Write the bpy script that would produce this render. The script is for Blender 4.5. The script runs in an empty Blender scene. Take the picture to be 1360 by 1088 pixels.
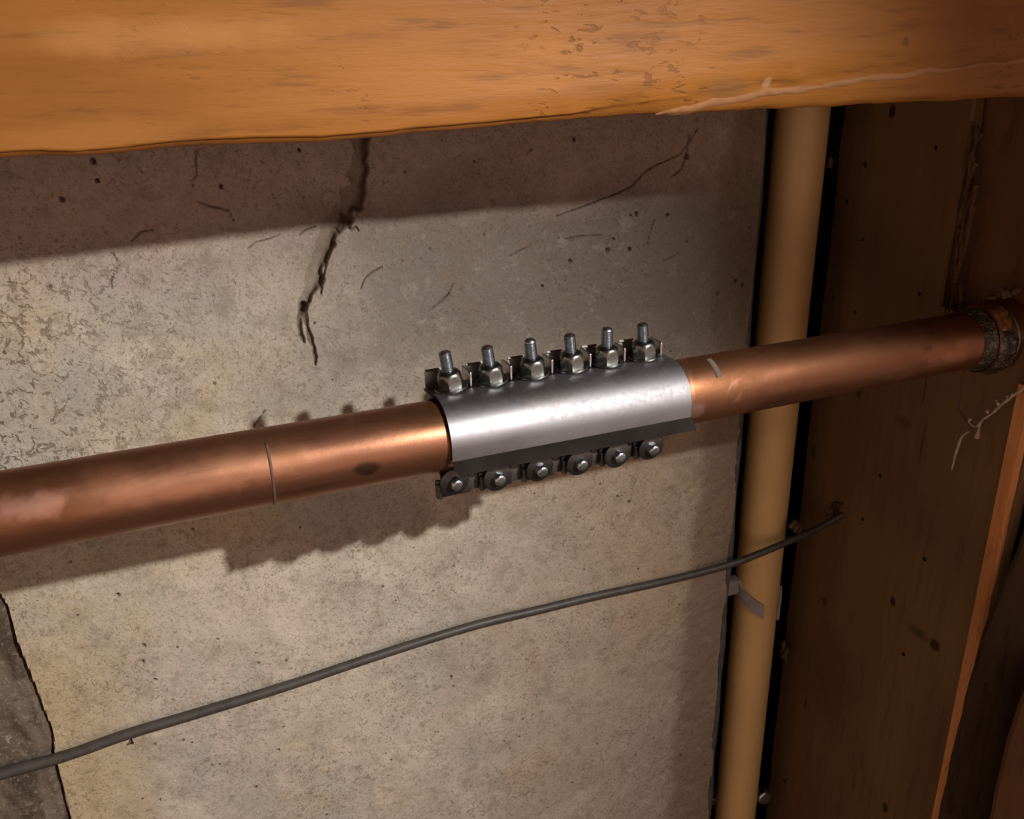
import bpy, bmesh, math, random
import numpy as np
from mathutils import Vector, Matrix

random.seed(7)
rng = np.random.default_rng(11)
C = bpy.context.scene.collection
H = 1.5                                   # height of the camera above the cellar floor

# ------------------------------------------------------------------ camera
F = 1254.936
RX = np.array([[0.92340788, -0.15964943, 0.34904146],
               [-0.383472, -0.34501916, 0.85668606],
               [-0.01634345, -0.92491829, -0.3798145]])
cd = bpy.data.cameras.new('camera')
cd.sensor_width = 36.0
cd.sensor_fit = 'HORIZONTAL'
cd.lens = F / 1360 * 36
cd.clip_start = 0.02
cam = bpy.data.objects.new('camera', cd)
C.objects.link(cam)
M = Matrix.Identity(4)
for i in range(3):
    M[i][0] = RX[i, 0]
    M[i][1] = -RX[i, 1]
    M[i][2] = -RX[i, 2]
M[2][3] = H
cam.matrix_world = M
bpy.context.scene.camera = cam

# ------------------------------------------------------------------ light and exposure
w = bpy.data.worlds.new('cellar_ambient')
bpy.context.scene.world = w
w.use_nodes = True
w.node_tree.nodes['Background'].inputs[0].default_value = (1.0, 0.665, 0.525, 1)
w.node_tree.nodes['Background'].inputs[1].default_value = 0.63

ld = bpy.data.lights.new('work_lamp', 'SPOT')
ld.energy = 92
ld.color = (1.0, 0.95, 0.895)
ld.shadow_soft_size = 0.013
ld.spot_size = math.radians(78)
ld.spot_blend = 1.0
lamp = bpy.data.objects.new('work_lamp', ld)
C.objects.link(lamp)
LP = Vector((0.73, -0.25, 0.265 + H))
lamp.location = LP
lamp.rotation_euler = (Vector((-0.50, 0.82, -0.93 + H)) - LP).to_track_quat('-Z', 'Y').to_euler()

vs = bpy.context.scene.view_settings
vs.view_transform = 'Standard'
vs.look = 'None'
vs.gamma = 1
vs.use_curve_mapping = False
vs.exposure = 0.0

# ------------------------------------------------------------------ helpers
def ray(p):
    v = np.array([p[0] - 680.0, p[1] - 544.0, F])
    return RX @ v
def onY(p, y):
    r = ray(p); return r * (y / r[1])
def onX(p, x):
    r = ray(p); return r * (x / r[0])

ABS = {}
def link(o, parent, loc):
    """loc is measured from the camera's foot point, like every mesh below"""
    loc = np.array(loc, float)
    if parent is None:
        o.location = (loc[0], loc[1], loc[2] + H)
    else:
        o.parent = parent
        o.location = tuple(loc - ABS[parent.name])
    C.objects.link(o)
    ABS[o.name] = loc
    return o
def obj(name, vf, mat, parent=None, loc=None, smooth=True, sharp=None):
    vs_, fs = vf
    vs_ = np.array(vs_, float)
    if loc is None:
        loc = (vs_.min(0) + vs_.max(0)) / 2
    me = bpy.data.meshes.new(name)
    me.from_pydata((vs_ - np.array(loc)).tolist(), [], [list(f) for f in fs])
    bm = bmesh.new(); bm.from_mesh(me)
    bmesh.ops.recalc_face_normals(bm, faces=bm.faces)
    bm.to_mesh(me); bm.free()
    me.materials.append(mat)
    if smooth:
        me.shade_smooth()
        if sharp:
            me.set_sharp_from_angle(angle=math.radians(sharp))
    o = bpy.data.objects.new(name, me)
    return link(o, parent, loc)
def empty(name, loc):
    o = bpy.data.objects.new(name, None)
    o.empty_display_size = 0.02
    return link(o, None, loc)
def tag(o, label, cat, group=None):
    o['label'] = label; o['category'] = cat; o['kind'] = 'thing'
    if group: o['group'] = group
    return o
def structure(o, label=None):
    o['kind'] = 'structure'
    if label: o['label'] = label
    return o

def join(*ms):
    V, Fc, n = [], [], 0
    for v, f in ms:
        v = [tuple(q) for q in v]
        V += v; Fc += [[i + n for i in q] for q in f]; n += len(v)
    return V, Fc
def box(x0, x1, y0, y1, z0, z1, bev=0.0):
    bm = bmesh.new()
    bmesh.ops.create_cube(bm, size=1)
    for v in bm.verts:
        v.co = Vector(((x0 + x1) / 2 + v.co.x * (x1 - x0), (y0 + y1) / 2 + v.co.y * (y1 - y0), (z0 + z1) / 2 + v.co.z * (z1 - z0)))
    if bev:
        bmesh.ops.bevel(bm, geom=bm.edges[:], offset=bev, segments=2, affect='EDGES', profile=0.5)
    bm.verts.index_update()
    out = [tuple(v.co) for v in bm.verts], [[v.index for v in f.verts] for f in bm.faces]
    bm.free()
    return out
def frame(ax):
    ax = Vector(ax).normalized()
    u = ax.orthogonal().normalized()
    return ax, u, ax.cross(u)
def lathe(org, ax, prof, seg=24, u0=None, close=True):
    """prof: (distance along axis, radius)"""
    ax, u, v = frame(ax)
    if u0 is not None:
        u = (Vector(u0) - ax * Vector(u0).dot(ax)).normalized(); v = ax.cross(u)
    org = Vector(org); V = []; Fc = []
    for t, r in prof:
        for k in range(seg):
            a = 2 * math.pi * k / seg
            V.append(tuple(org + ax * t + (u * math.cos(a) + v * math.sin(a)) * r))
    n = len(prof)
    for i in range(n - 1):
        for k in range(seg):
            k2 = (k + 1) % seg
            Fc.append([i * seg + k, i * seg + k2, (i + 1) * seg + k2, (i + 1) * seg + k])
    if close:
        Fc.append(list(range(seg))); Fc.append([(n - 1) * seg + k for k in range(seg)])
    return V, Fc
def smooth_path(pts, n=8):
    pts = [np.array(p, float) for p in pts]
    P = [2 * pts[0] - pts[1]] + pts + [2 * pts[-1] - pts[-2]]
    out = []
    for i in range(1, len(P) - 2):
        for k in range(n):
            t = k / n
            a, b, c, d = P[i - 1], P[i], P[i + 1], P[i + 2]
            out.append(0.5 * ((2 * b) + (c - a) * t + (2 * a - 5 * b + 4 * c - d) * t * t + (3 * b - a - 3 * c + d) * t ** 3))
    out.append(pts[-1])
    return out
def tube(path, rad, seg=10):
    path = [Vector(p) for p in path]
    n = len(path); V = []; Fc = []; u = None
    for i, p in enumerate(path):
        t = (path[min(i + 1, n - 1)] - path[max(i - 1, 0)]).normalized()
        if u is None: u = t.orthogonal().normalized()
        u = (u - t * u.dot(t)).normalized(); v = t.cross(u)
        r = rad(i / (n - 1)) if callable(rad) else rad
        for k in range(seg):
            a = 2 * math.pi * k / seg
            V.append(tuple(p + (u * math.cos(a) + v * math.sin(a)) * r))
    for i in range(n - 1):
        for k in range(seg):
            k2 = (k + 1) % seg
            Fc.append([i * seg + k, i * seg + k2, (i + 1) * seg + k2, (i + 1) * seg + k])
    Fc.append(list(range(seg))); Fc.append([(n - 1) * seg + k for k in range(seg)])
    return V, Fc
def extrude_x(prof, xs, closed=True):
    """prof(x) -> list of (y, z)"""
    V = []; Fc = []; m = None
    for x in xs:
        p = prof(x); m = len(p)
        V += [(x, a, b) for a, b in p]
    for i in range(len(xs) - 1):
        for k in range(m if closed else m - 1):
            k2 = (k + 1) % m
            Fc.append([i * m + k, i * m + k2, (i + 1) * m + k2, (i + 1) * m + k])
    if closed:
        Fc.append(list(range(m))); Fc.append([(len(xs) - 1) * m + k for k in range(m)])
    return V, Fc
def strip_solid(line, th):
    """closed outline of a sheet of thickness th that follows the (y,z) polyline"""
    line = [np.array(p, float) for p in line]; n = len(line); off = []
    for i in range(n):
        t = line[min(i + 1, n - 1)] - line[max(i - 1, 0)]
        t /= np.linalg.norm(t)
        off.append(line[i] + np.array([-t[1], t[0]]) * th)
    return [tuple(p) for p in line] + [tuple(p) for p in off[::-1]]
def lump(c, r, squash=(1, 1, 1), rough=0.35, sub=2, seed=0):
    bm = bmesh.new()
    bmesh.ops.create_icosphere(bm, subdivisions=sub, radius=1)
    rr = random.Random(seed)
    ph = [(rr.uniform(2, 6), rr.uniform(0, 6), Vector((rr.gauss(0, 1), rr.gauss(0, 1), rr.gauss(0, 1))).normalized()) for _ in range(5)]
    for v in bm.verts:
        s = 1 + rough * sum(math.sin(f * v.co.dot(d) + p) for f, p, d in ph) / 2.5
        v.co = Vector((v.co.x * squash[0], v.co.y * squash[1], v.co.z * squash[2])) * s * r + Vector(c)
    bm.verts.index_update()
    out = [tuple(v.co) for v in bm.verts], [[v.index for v in f.verts] for f in bm.faces]
    bm.free()
    return out

_tab = {}
def vnoise(x, z, scale, seed):
    """smooth value noise on arrays"""
    if seed not in _tab: _tab[seed] = np.random.default_rng(seed).random((257, 257))
    r = _tab[seed]
    u = x / scale + 71.3; v = z / scale + 37.9
    iu = np.floor(u).astype(int); iv = np.floor(v).astype(int)
    fu = u - iu; fv = v - iv
    fu = fu * fu * (3 - 2 * fu); fv = fv * fv * (3 - 2 * fv)
    g = lambda a, b: r[a % 257, b % 257]
    return (g(iu, iv) * (1 - fu) + g(iu + 1, iv) * fu) * (1 - fv) + (g(iu, iv + 1) * (1 - fu) + g(iu + 1, iv + 1) * fu) * fv - 0.5
def fbm(x, z, scale, seed, oct=4):
    s = 0; a = 1.0
    for k in range(oct):
        s = s + a * vnoise(x, z, scale / 2 ** k, seed + k); a *= 0.5
    return s

# ------------------------------------------------------------------ materials
class NT:
    def __init__(s, name):
        s.m = bpy.data.materials.new(name); s.m.use_nodes = True
        s.t = s.m.node_tree; s.b = s.t.nodes['Principled BSDF']
        s.co = s.n('ShaderNodeTexCoord').outputs['Object']
    def n(s, ty, **k):
        q = s.t.nodes.new(ty)
        for a, b in k.items(): setattr(q, a, b)
        return q
    def L(s, a, b): s.t.links.new(a, b)
    def put(s, sock, v):
        if isinstance(v, bpy.types.NodeSocket): s.L(v, sock)
        else: sock.default_value = v
    def scaled(s, sc, co=None):
        q = s.n('ShaderNodeMapping'); s.L(co or s.co, q.inputs['Vector']); q.inputs['Scale'].default_value = sc
        return q.outputs[0]
    def noise(s, scale, detail=4, rough=0.55, co=None, dist=0.0):
        q = s.n('ShaderNodeTexNoise'); s.L(co or s.co, q.inputs['Vector'])
        q.inputs['Scale'].default_value = scale; q.inputs['Detail'].default_value = detail
        q.inputs['Roughness'].default_value = rough; q.inputs['Distortion'].default_value = dist
        return q.outputs['Fac']
    def vor(s, scale, co=None, feature='F1', rand=1.0):
        q = s.n('ShaderNodeTexVoronoi', feature=feature); s.L(co or s.co, q.inputs['Vector'])
        q.inputs['Scale'].default_value = scale; q.inputs['Randomness'].default_value = rand
        return q.outputs['Distance']
    def mr(s, v, a, b, c=0.0, d=1.0):
        q = s.n('ShaderNodeMapRange'); q.interpolation_type = 'SMOOTHSTEP'
        s.put(q.inputs[0], v)
        for i, x in enumerate((a, b, c, d)): q.inputs[i + 1].default_value = x
        return q.outputs[0]
    def math(s, op, a, b=0.0):
        q = s.n('ShaderNodeMath', operation=op); s.put(q.inputs[0], a); s.put(q.inputs[1], b)
        return q.outputs[0]
    def mix(s, f, a, b, blend='MIX'):
        q = s.n('ShaderNodeMix', data_type='RGBA', blend_type=blend)
        s.put(q.inputs[0], f)
        s.put(q.inputs[6], a if isinstance(a, bpy.types.NodeSocket) else (*a, 1))
        s.put(q.inputs[7], b if isinstance(b, bpy.types.NodeSocket) else (*b, 1))
        return q.outputs[2]
    def bump(s, h, strength, dist, nrm=None):
        q = s.n('ShaderNodeBump'); q.inputs['Strength'].default_value = strength; q.inputs['Distance'].default_value = dist
        s.L(h, q.inputs['Height'])
        if nrm: s.L(nrm, q.inputs['Normal'])
        return q.outputs[0]
    def sep(s, co=None):
        q = s.n('ShaderNodeSeparateXYZ'); s.L(co or s.co, q.inputs[0]); return q.outputs
    def spot(s, c, r, wob=0.5, sc=60, sq=(1, 1, 1), soft=0.6):
        """soft-edged irregular blotch of colour round point c"""
        q = s.n('ShaderNodeVectorMath', operation='SUBTRACT'); s.L(s.co, q.inputs[0]); q.inputs[1].default_value = tuple(c)
        q2 = s.n('ShaderNodeVectorMath', operation='MULTIPLY'); s.L(q.outputs[0], q2.inputs[0]); q2.inputs[1].default_value = sq
        q3 = s.n('ShaderNodeVectorMath', operation='LENGTH'); s.L(q2.outputs[0], q3.inputs[0])
        d = s.math('ADD', q3.outputs['Value'], s.math('MULTIPLY', s.math('SUBTRACT', s.noise(sc, 3), 0.5), wob * r * 2))
        return s.mr(d, r * 1.1, r * soft)
    def attr(s, name):
        q = s.n('ShaderNodeAttribute', attribute_name=name); return q.outputs['Fac']
    def out(s, col=None, rough=None, metal=None, nrm=None, spec=None):
        for k, v in (('Base Color', col), ('Roughness', rough), ('Metallic', metal), ('Specular IOR Level', spec)):
            if v is None: continue
            if isinstance(v, tuple): v = (*v, 1)
            s.put(s.b.inputs[k], v)
        if nrm: s.L(nrm, s.b.inputs['Normal'])
        return s.m

def concrete():
    t = NT('concrete')
    big = t.noise(5, 4, 0.6); mid = t.noise(17, 5, 0.65); fine = t.noise(140, 4, 0.7); speck = t.noise(420, 3, 0.7)
    x, y, z = t.sep()
    col = t.mix(t.mr(big, 0.35, 0.65), (0.48, 0.415, 0.335), (0.38, 0.35, 0.30))
    col = t.mix(t.mr(mid, 0.45, 0.72), col, (0.55, 0.48, 0.395))
    col = t.mix(t.math('MULTIPLY', t.mr(t.noise(8, 3, 0.5, dist=1.0), 0.55, 0.72), 0.35), col, (0.37, 0.37, 0.32))
    oc = t.noise(4.2, 4, 0.6, dist=0.8)
    col = t.mix(t.mr(oc, 0.52, 0.68, 0, 0.65), col, (0.47, 0.37, 0.225))
    col = t.mix(t.mr(t.noise(3.1, 4, 0.6), 0.50, 0.66, 0, 0.6), col, (0.36, 0.365, 0.33))
    lf = t.math('ADD', x, t.math('MULTIPLY', t.math('SUBTRACT', mid, 0.5), 0.12))
    col = t.mix(t.math('MULTIPLY', t.mr(lf, -0.02, -0.13), t.mr(z, -0.45, -0.56)), col, (0.45, 0.365, 0.235))
    rt = t.math('ADD', x, t.math('MULTIPLY', t.math('SUBTRACT', oc, 0.5), 0.6))
    col = t.mix(t.mr(rt, 0.16, 0.46, 0, 0.6), col, (0.34, 0.255, 0.185))
    # redder concrete towards the top, the beam shadow's tint put into the colour
    zt = t.math('ADD', z, t.math('MULTIPLY', t.math('SUBTRACT', t.noise(9, 4), 0.5), 0.12))
    col = t.mix(t.mr(zt, -0.24, -0.13, 0, 0.55), col, (0.33, 0.215, 0.18))
    # upper right half: soft shade put into the colour as a grey tone
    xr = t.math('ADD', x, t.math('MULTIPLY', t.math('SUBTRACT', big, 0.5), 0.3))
    shd = t.math('MULTIPLY', t.mr(xr, 0.0, 0.27), t.math('MULTIPLY', t.mr(zt, -0.42, -0.27), t.mr(zt, -0.11, -0.17)))
    col = t.mix(t.math('MULTIPLY', shd, 0.8), col, (0.155, 0.137, 0.12))
    # shading along the right hand end, painted in as a brown band
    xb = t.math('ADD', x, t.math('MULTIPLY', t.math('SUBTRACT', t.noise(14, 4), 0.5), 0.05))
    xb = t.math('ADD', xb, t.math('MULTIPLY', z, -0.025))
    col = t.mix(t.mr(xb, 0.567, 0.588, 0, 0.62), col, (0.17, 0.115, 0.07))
    # fine specks and wormy pock marks
    reg = t.math('MULTIPLY', t.mr(x, 0.10, -0.14), t.math('MULTIPLY', t.mr(z, -0.50, -0.30), t.mr(z, -0.14, -0.20)))
    reg2 = t.mr(t.noise(6, 2), 0.45, 0.7, 0, 0.7)
    wr = t.n('ShaderNodeVectorMath', operation='ADD'); t.L(t.co, wr.inputs[0])
    nz = t.n('ShaderNodeTexNoise'); t.L(t.co, nz.inputs['Vector']); nz.inputs['Scale'].default_value = 60
    sc = t.n('ShaderNodeVectorMath', operation='SCALE'); t.L(nz.outputs['Color'], sc.inputs[0]); sc.inputs['Scale'].default_value = 0.012
    t.L(sc.outputs[0], wr.inputs[1])
    wm = t.math('ABSOLUTE', t.math('SUBTRACT', t.noise(62, 3, 0.55, co=wr.outputs[0], dist=0.4), 0.5))
    wmask = t.mr(t.noise(110, 3, 0.6), 0.44, 0.58)
    worm = t.math('MULTIPLY', t.math('MULTIPLY', t.mr(wm, 0.05, 0.02), wmask), t.math('ADD', t.math('MULTIPLY', reg, 0.95), t.math('MULTIPLY', reg2, 0.22)))
    col = t.mix(t.math('MULTIPLY', worm, 0.8), col, (0.13, 0.085, 0.04))
    fl = t.noise(190, 3, 0.55, dist=1.2)
    fk = t.math('MULTIPLY', t.mr(fl, 0.40, 0.345), t.mr(t.noise(13, 3), 0.36, 0.60))
    col = t.mix(t.math('MULTIPLY', fk, 0.45), col, (0.13, 0.09, 0.055))
    f2 = t.noise(380, 3, 0.6, dist=0.8)
    col = t.mix(t.math('MULTIPLY', t.mr(f2, 0.43, 0.36), 0.42), col, (0.15, 0.11, 0.075))
    col = t.mix(t.math('MULTIPLY', t.mr(f2, 0.58, 0.66), 0.12), col, (0.60, 0.55, 0.48))
    hole = t.mr(t.vor(46), 0.085, 0.055)
    hole = t.math('MULTIPLY', hole, t.mr(t.noise(23, 2), 0.5, 0.56))
    col = t.mix(t.math('MULTIPLY', hole, 0.8), col, (0.09, 0.06, 0.04))
    mot = t.noise(52, 5, 0.75)
    col = t.mix(t.mr(mot, 0.5, 0.36, 0, 0.38), col, (0.20, 0.155, 0.105))
    col = t.mix(t.mr(mot, 0.56, 0.70, 0, 0.2), col, (0.58, 0.52, 0.43))
    col = t.mix(t.math('MULTIPLY', t.mr(speck, 0.44, 0.30), 0.6), col, (0.17, 0.12, 0.075))
    col = t.mix(t.math('MULTIPLY', t.mr(fine, 0.44, 0.30), 0.35), col, (0.22, 0.165, 0.11))
    col = t.mix(t.math('MULTIPLY', t.attr('dirt'), 0.88), col, (0.085, 0.052, 0.03))
    h = t.math('ADD', t.math('MULTIPLY', fine, 0.8), t.math('MULTIPLY', speck, 0.35))
    h = t.math('SUBTRACT', h, t.math('ADD', t.math('MULTIPLY', worm, 0.8), t.math('MULTIPLY', fk, 0.6))); h = t.math('SUBTRACT', h, t.math('MULTIPLY', hole, 1.2))
    return t.out(col, 0.92, 0.0, t.bump(h, 0.55, 0.0022), 0.25)

def stone_mat():
    t = NT('rough_stone')
    n1 = t.noise(14, 5, 0.6); n2 = t.noise(90, 4, 0.7)
    st = t.noise(26, 3, 0.5, co=t.scaled((1.0, 1.0, 0.25)))
    col = t.mix(t.mr(n1, 0.35, 0.65), (0.065, 0.047, 0.033), (0.125, 0.10, 0.075))
    col = t.mix(t.mr(st, 0.5, 0.68, 0, 0.6), col, (0.19, 0.155, 0.12))
    col = t.mix(t.mr(n2, 0.62, 0.75, 0, 0.7), col, (0.42, 0.38, 0.31))
    col = t.mix(t.mr(t.noise(230, 3, 0.6), 0.52, 0.68, 0, 0.5), col, (0.28, 0.24, 0.19))
    col = t.mix(t.mr(n2, 0.44, 0.30, 0, 0.7), col, (0.05, 0.035, 0.025))
    return t.out(col, 0.95, 0, t.bump(n2, 0.7, 0.004), 0.2)

def wood(name, a, b, dark, axis='x', rough=0.62, spots=(), dots=(), fleck=0.0, bs=0.35, pale=None):
    t = NT(name)
    g = {'x': (0.12, 1, 1), 'z': (1, 1, 0.10)}[axis]
    co = t.scaled(g)
    n1 = t.noise(26, 5, 0.6, co=co, dist=0.6); n2 = t.noise(120, 4, 0.65, co=co); n3 = t.noise(6, 3, 0.5, co=t.scaled(tuple(min(1, q * 3) for q in g)))
    big = t.noise(3.2, 3, 0.5)
    col = t.mix(t.mr(n1, 0.32, 0.68), a, b)
    col = t.mix(t.mr(n3, 0.40, 0.68, 0, 0.55), col, tuple(q * 0.72 for q in a))
    col = t.mix(t.mr(n2, 0.48, 0.32, 0, 0.5), col, dark)
    col = t.mix(t.mr(big, 0.48, 0.70, 0, 0.45), col, dark)
    if pale:
        pl = t.noise(9, 4, 0.6, co=co)
        col = t.mix(t.mr(pl, 0.62, 0.75, 0, 0.55), col, pale)
    h = t.math('ADD', n1, t.math('MULTIPLY', n2, 0.7))
    if fleck:
        fl = t.noise(210, 3, 0.6, co=t.scaled({'x': (0.35, 1, 1), 'z': (1, 1, 0.35)}[axis]), dist=0.5)
        fk = t.math('MULTIPLY', t.mr(fl, 0.385, 0.34), t.mr(t.noise(4.5, 2), 0.46, 0.6))
        col = t.mix(t.math('MULTIPLY', fk, fleck), col, dark)
        h = t.math('SUBTRACT', h, t.math('MULTIPLY', fk, 0.45))
    for c, r, cc, f, sq in spots:
        col = t.mix(t.math('MULTIPLY', t.spot(c, r, 0.6, 30, sq, 0.6 if r < 0.013 else 0.15), f), col, cc)
    return t.out(col, rough, 0, t.bump(h, bs, 0.0025), 0.22)

def copper(name, spots=(), tarnish=0.5, base=(0.36, 0.166, 0.098)):
    t = NT(name)
    co = t.scaled((0.25, 1, 1))
    n1 = t.noise(24, 5, 0.6, co=co, dist=0.8); n2 = t.noise(130, 4, 0.65, co=t.scaled((0.12, 1, 1))); n3 = t.noise(11, 3, 0.5)
    fine = t.noise(300, 3, 0.6)
    col = t.mix(t.mr(n1, 0.36, 0.66), base, (base[0] * 0.74, base[1] * 0.68, base[2] * 0.55))
    col = t.mix(t.mr(n3, 0.5, 0.7, 0, tarnish), col, (0.21, 0.095, 0.04))
    col = t.mix(t.mr(n2, 0.44, 0.30, 0, 0.55), col, (0.20, 0.085, 0.035))
    pk = t.noise(17, 3, 0.55, dist=1.5)
    col = t.mix(t.mr(pk, 0.64, 0.72, 0, 0.5), col, (0.55, 0.29, 0.20))
    ro = t.math('ADD', t.mr(n1, 0.3, 0.7, 0.30, 0.46), t.mr(n3, 0.45, 0.7, 0, 0.14))
    for c, r, cc, f, sq, rr in spots:
        m = t.math('MULTIPLY', t.spot(c, r, 0.7, 70, sq, 0.5 if r < 0.012 else 0.15), f)
        col = t.mix(m, col, cc)
        ro = t.math('ADD', ro, t.math('MULTIPLY', m, rr))
    h = t.math('ADD', t.math('MULTIPLY', n1, 1.0), t.math('MULTIPLY', fine, 0.15))
    return t.out(col, ro, 0.9, t.bump(h, 0.25, 0.0012))

def metal(name, col, rough, var=0.1, sc=90, bs=0.1, spots=()):
    t = NT(name)
    n = t.noise(sc, 4, 0.6); n2 = t.noise(14, 3, 0.5)
    c = t.mix(t.mr(n, 0.35, 0.65), col, tuple(q * (1 - var) for q in col))
    ro = t.math('ADD', t.mr(n2, 0.35, 0.65, rough - 0.05, rough + 0.06), t.mr(n, 0.4, 0.7, 0, 0.05))
    for p, r, cc, f, sq in spots:
        m = t.math('MULTIPLY', t.math('MULTIPLY', t.spot(p, r, 0.9, 90, sq), t.mr(t.noise(330, 3), 0.48, 0.60)), f)
        c = t.mix(m, c, cc)
    return t.out(c, ro, 1.0, t.bump(n, bs, 0.0006))

def plain(name, col, rough, var=0.2, sc=40, bs=0.1, spec=0.4, spots=()):
    t = NT(name)
    n = t.noise(sc, 4, 0.6)
    c = t.mix(t.mr(n, 0.35, 0.68), col, tuple(q * (1 - var) for q in col))
    for p, r, cc, f, sq in spots:
        c = t.mix(t.math('MULTIPLY', t.spot(p, r, 0.6, 30, sq), f), c, cc)
    return t.out(c, rough, 0, t.bump(n, bs, 0.001), spec)

# ------------------------------------------------------------------ the room
WY = 0.82          # concrete face
WX = 0.6165        # its right hand end
BX = 0.755         # face of the boarded wall on the right

# concrete wall: a fine relief with cracks and pits as real depth
def poly_dist(X, Z, pts, width):
    """distance to a polyline and the local half width there"""
    best = np.full(X.shape, 9.0); wv = np.zeros(X.shape); side = np.zeros(X.shape)
    for i in range(len(pts) - 1):
        a = pts[i]; b = pts[i + 1]; d = b - a; L2 = d @ d
        t = np.clip(((X - a[0]) * d[0] + (Z - a[1]) * d[1]) / L2, 0, 1)
        px = X - (a[0] + t * d[0]); pz = Z - (a[1] + t * d[1])
        q = np.hypot(px, pz); m = q < best
        best = np.where(m, q, best); wv = np.where(m, width[i] + (width[i + 1] - width[i]) * t, wv)
        side = np.where(m, px, side)
    return best, wv, side
PXM = 0.00070      # metres per pixel on the wall
cracks = [
    # pixel path, half widths in pixels, depth in metres
    ([(480, 170), (479, 195), (479, 225), (473, 250), (461, 276), (450, 298)], [10, 11, 11, 13, 15, 13], 0.009),
    ([(452, 292), (438, 304), (431, 322), (425, 342), (418, 364), (413, 384), (405, 400), (401, 410)], [13, 14, 13, 11, 11, 9, 8, 6], 0.008),
    ([(458, 300), (466, 306), (472, 302), (476, 308)], [1.5, 2, 2, 1], 0.003),
    ([(446, 310), (440, 328), (434, 345), (431, 362), (424, 376), (427, 390)], [1.6, 2.2, 2.6, 2.0, 2.4, 1.4], 0.003),
    ([(420, 300), (405, 306), (398, 312)], [1, 1.6, 1], 0.002),
    ([(596, 390), (588, 400), (576, 408), (568, 414)], [1, 1.6, 1.2, 0.8], 0.002),
    ([(602, 375), (594, 392), (582, 402)], [1, 1.3, 0.8], 0.002),
    ([(700, 328), (688, 334), (676, 340)], [1, 1.5, 0.8], 0.002),
    ([(405, 405), (399, 420), (397, 434), (401, 446), (405, 454)], [4.5, 4, 3.6, 3.2, 1.6], 0.004),
    ([(404, 405), (408, 425), (410, 440), (414, 458), (417, 472), (420, 484)], [5.5, 4, 4, 4, 3.2, 1.6], 0.004),
    ([(262, 200), (260, 214), (262, 232), (254, 242), (258, 252)], [1.8, 1.8, 1.2, 1.5, 0.6], 0.002),
    ([(262, 268), (280, 274), (304, 281), (310, 294)], [1.2, 1.7, 1.4, 1], 0.002),
    ([(176, 320), (188, 308), (202, 306)], [1, 1.7, 1], 0.002),
    ([(150, 335), (157, 352), (147, 372), (150, 384)], [1.6, 1.2, 1.4, 1], 0.002),
    ([(330, 330), (340, 322), (356, 318), (372, 312)], [1.4, 1, 1.2, 1], 0.002),
    ([(506, 355), (494, 362), (484, 370), (478, 384)], [1.8, 2, 1.4, 0.8], 0.002),
    ([(930, 170), (905, 205), (872, 220), (858, 228), (842, 246), (828, 254), (806, 262), (772, 276), (740, 286)], [0.8, 1.2, 1.4, 2, 2.4, 2.2, 1.6, 1.4, 0.8], 0.003),
    ([(918, 180), (914, 200), (905, 226), (893, 234)], [1.2, 1.4, 2, 1], 0.003),
    ([(750, 318), (770, 314), (800, 312)], [1.2, 1.5, 0.8], 0.002),
    ([(868, 292), (862, 310), (858, 325)], [1.2, 1.2, 1], 0.002),
    ([(900, 335), (890, 342), (880, 345)], [1.5, 1.8, 1], 0.002),
    ([(352, 545), (345, 555), (338, 566)], [1.8, 1.6, 1.2], 0.003),
]
holes = [(763, 185, 4), (914, 208, 5), (845, 284, 4), (885, 285, 3), (837, 286, 2), (806, 332, 4), (835, 330, 3), (757, 347, 3), (720, 380, 2),
         (814, 317, 2), (985, 378, 4), (976, 372, 4), (952, 390, 3), (124, 214, 5), (130, 240, 3), (83, 265, 4), (398, 200, 3), (294, 248, 3),
         (206, 904, 3), (191, 858, 3), (157, 792, 3), (340, 1049, 3), (212, 1064, 2.5), (370, 998, 2.5), (190, 880, 2.5), (820, 660, 3), (835, 666, 2.5),
         (690, 980, 2.5), (520, 1010, 2.5), (600, 900, 2.5), (880, 960, 3), (905, 1005, 3), (760, 1040, 3)]
# edge where the pale wall face stops against the dark stone, lower left
EDGE = np.array([[onY(p, WY)[0], onY(p, WY)[2]] for p in [(-60, 720), (0, 792), (12, 812), (22, 850), (38, 890), (50, 920), (60, 948), (70, 980), (73, 1005), (82, 1040), (95, 1090), (110, 1180)]])
EDGE = EDGE[np.argsort(EDGE[:, 1])]
def edge_x(Z):
    e = np.interp(Z, EDGE[:, 1], EDGE[:, 0])
    return e + 0.0015 * fbm(Z, Z * 0 + 3.0, 0.03, 55, 3)

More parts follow.
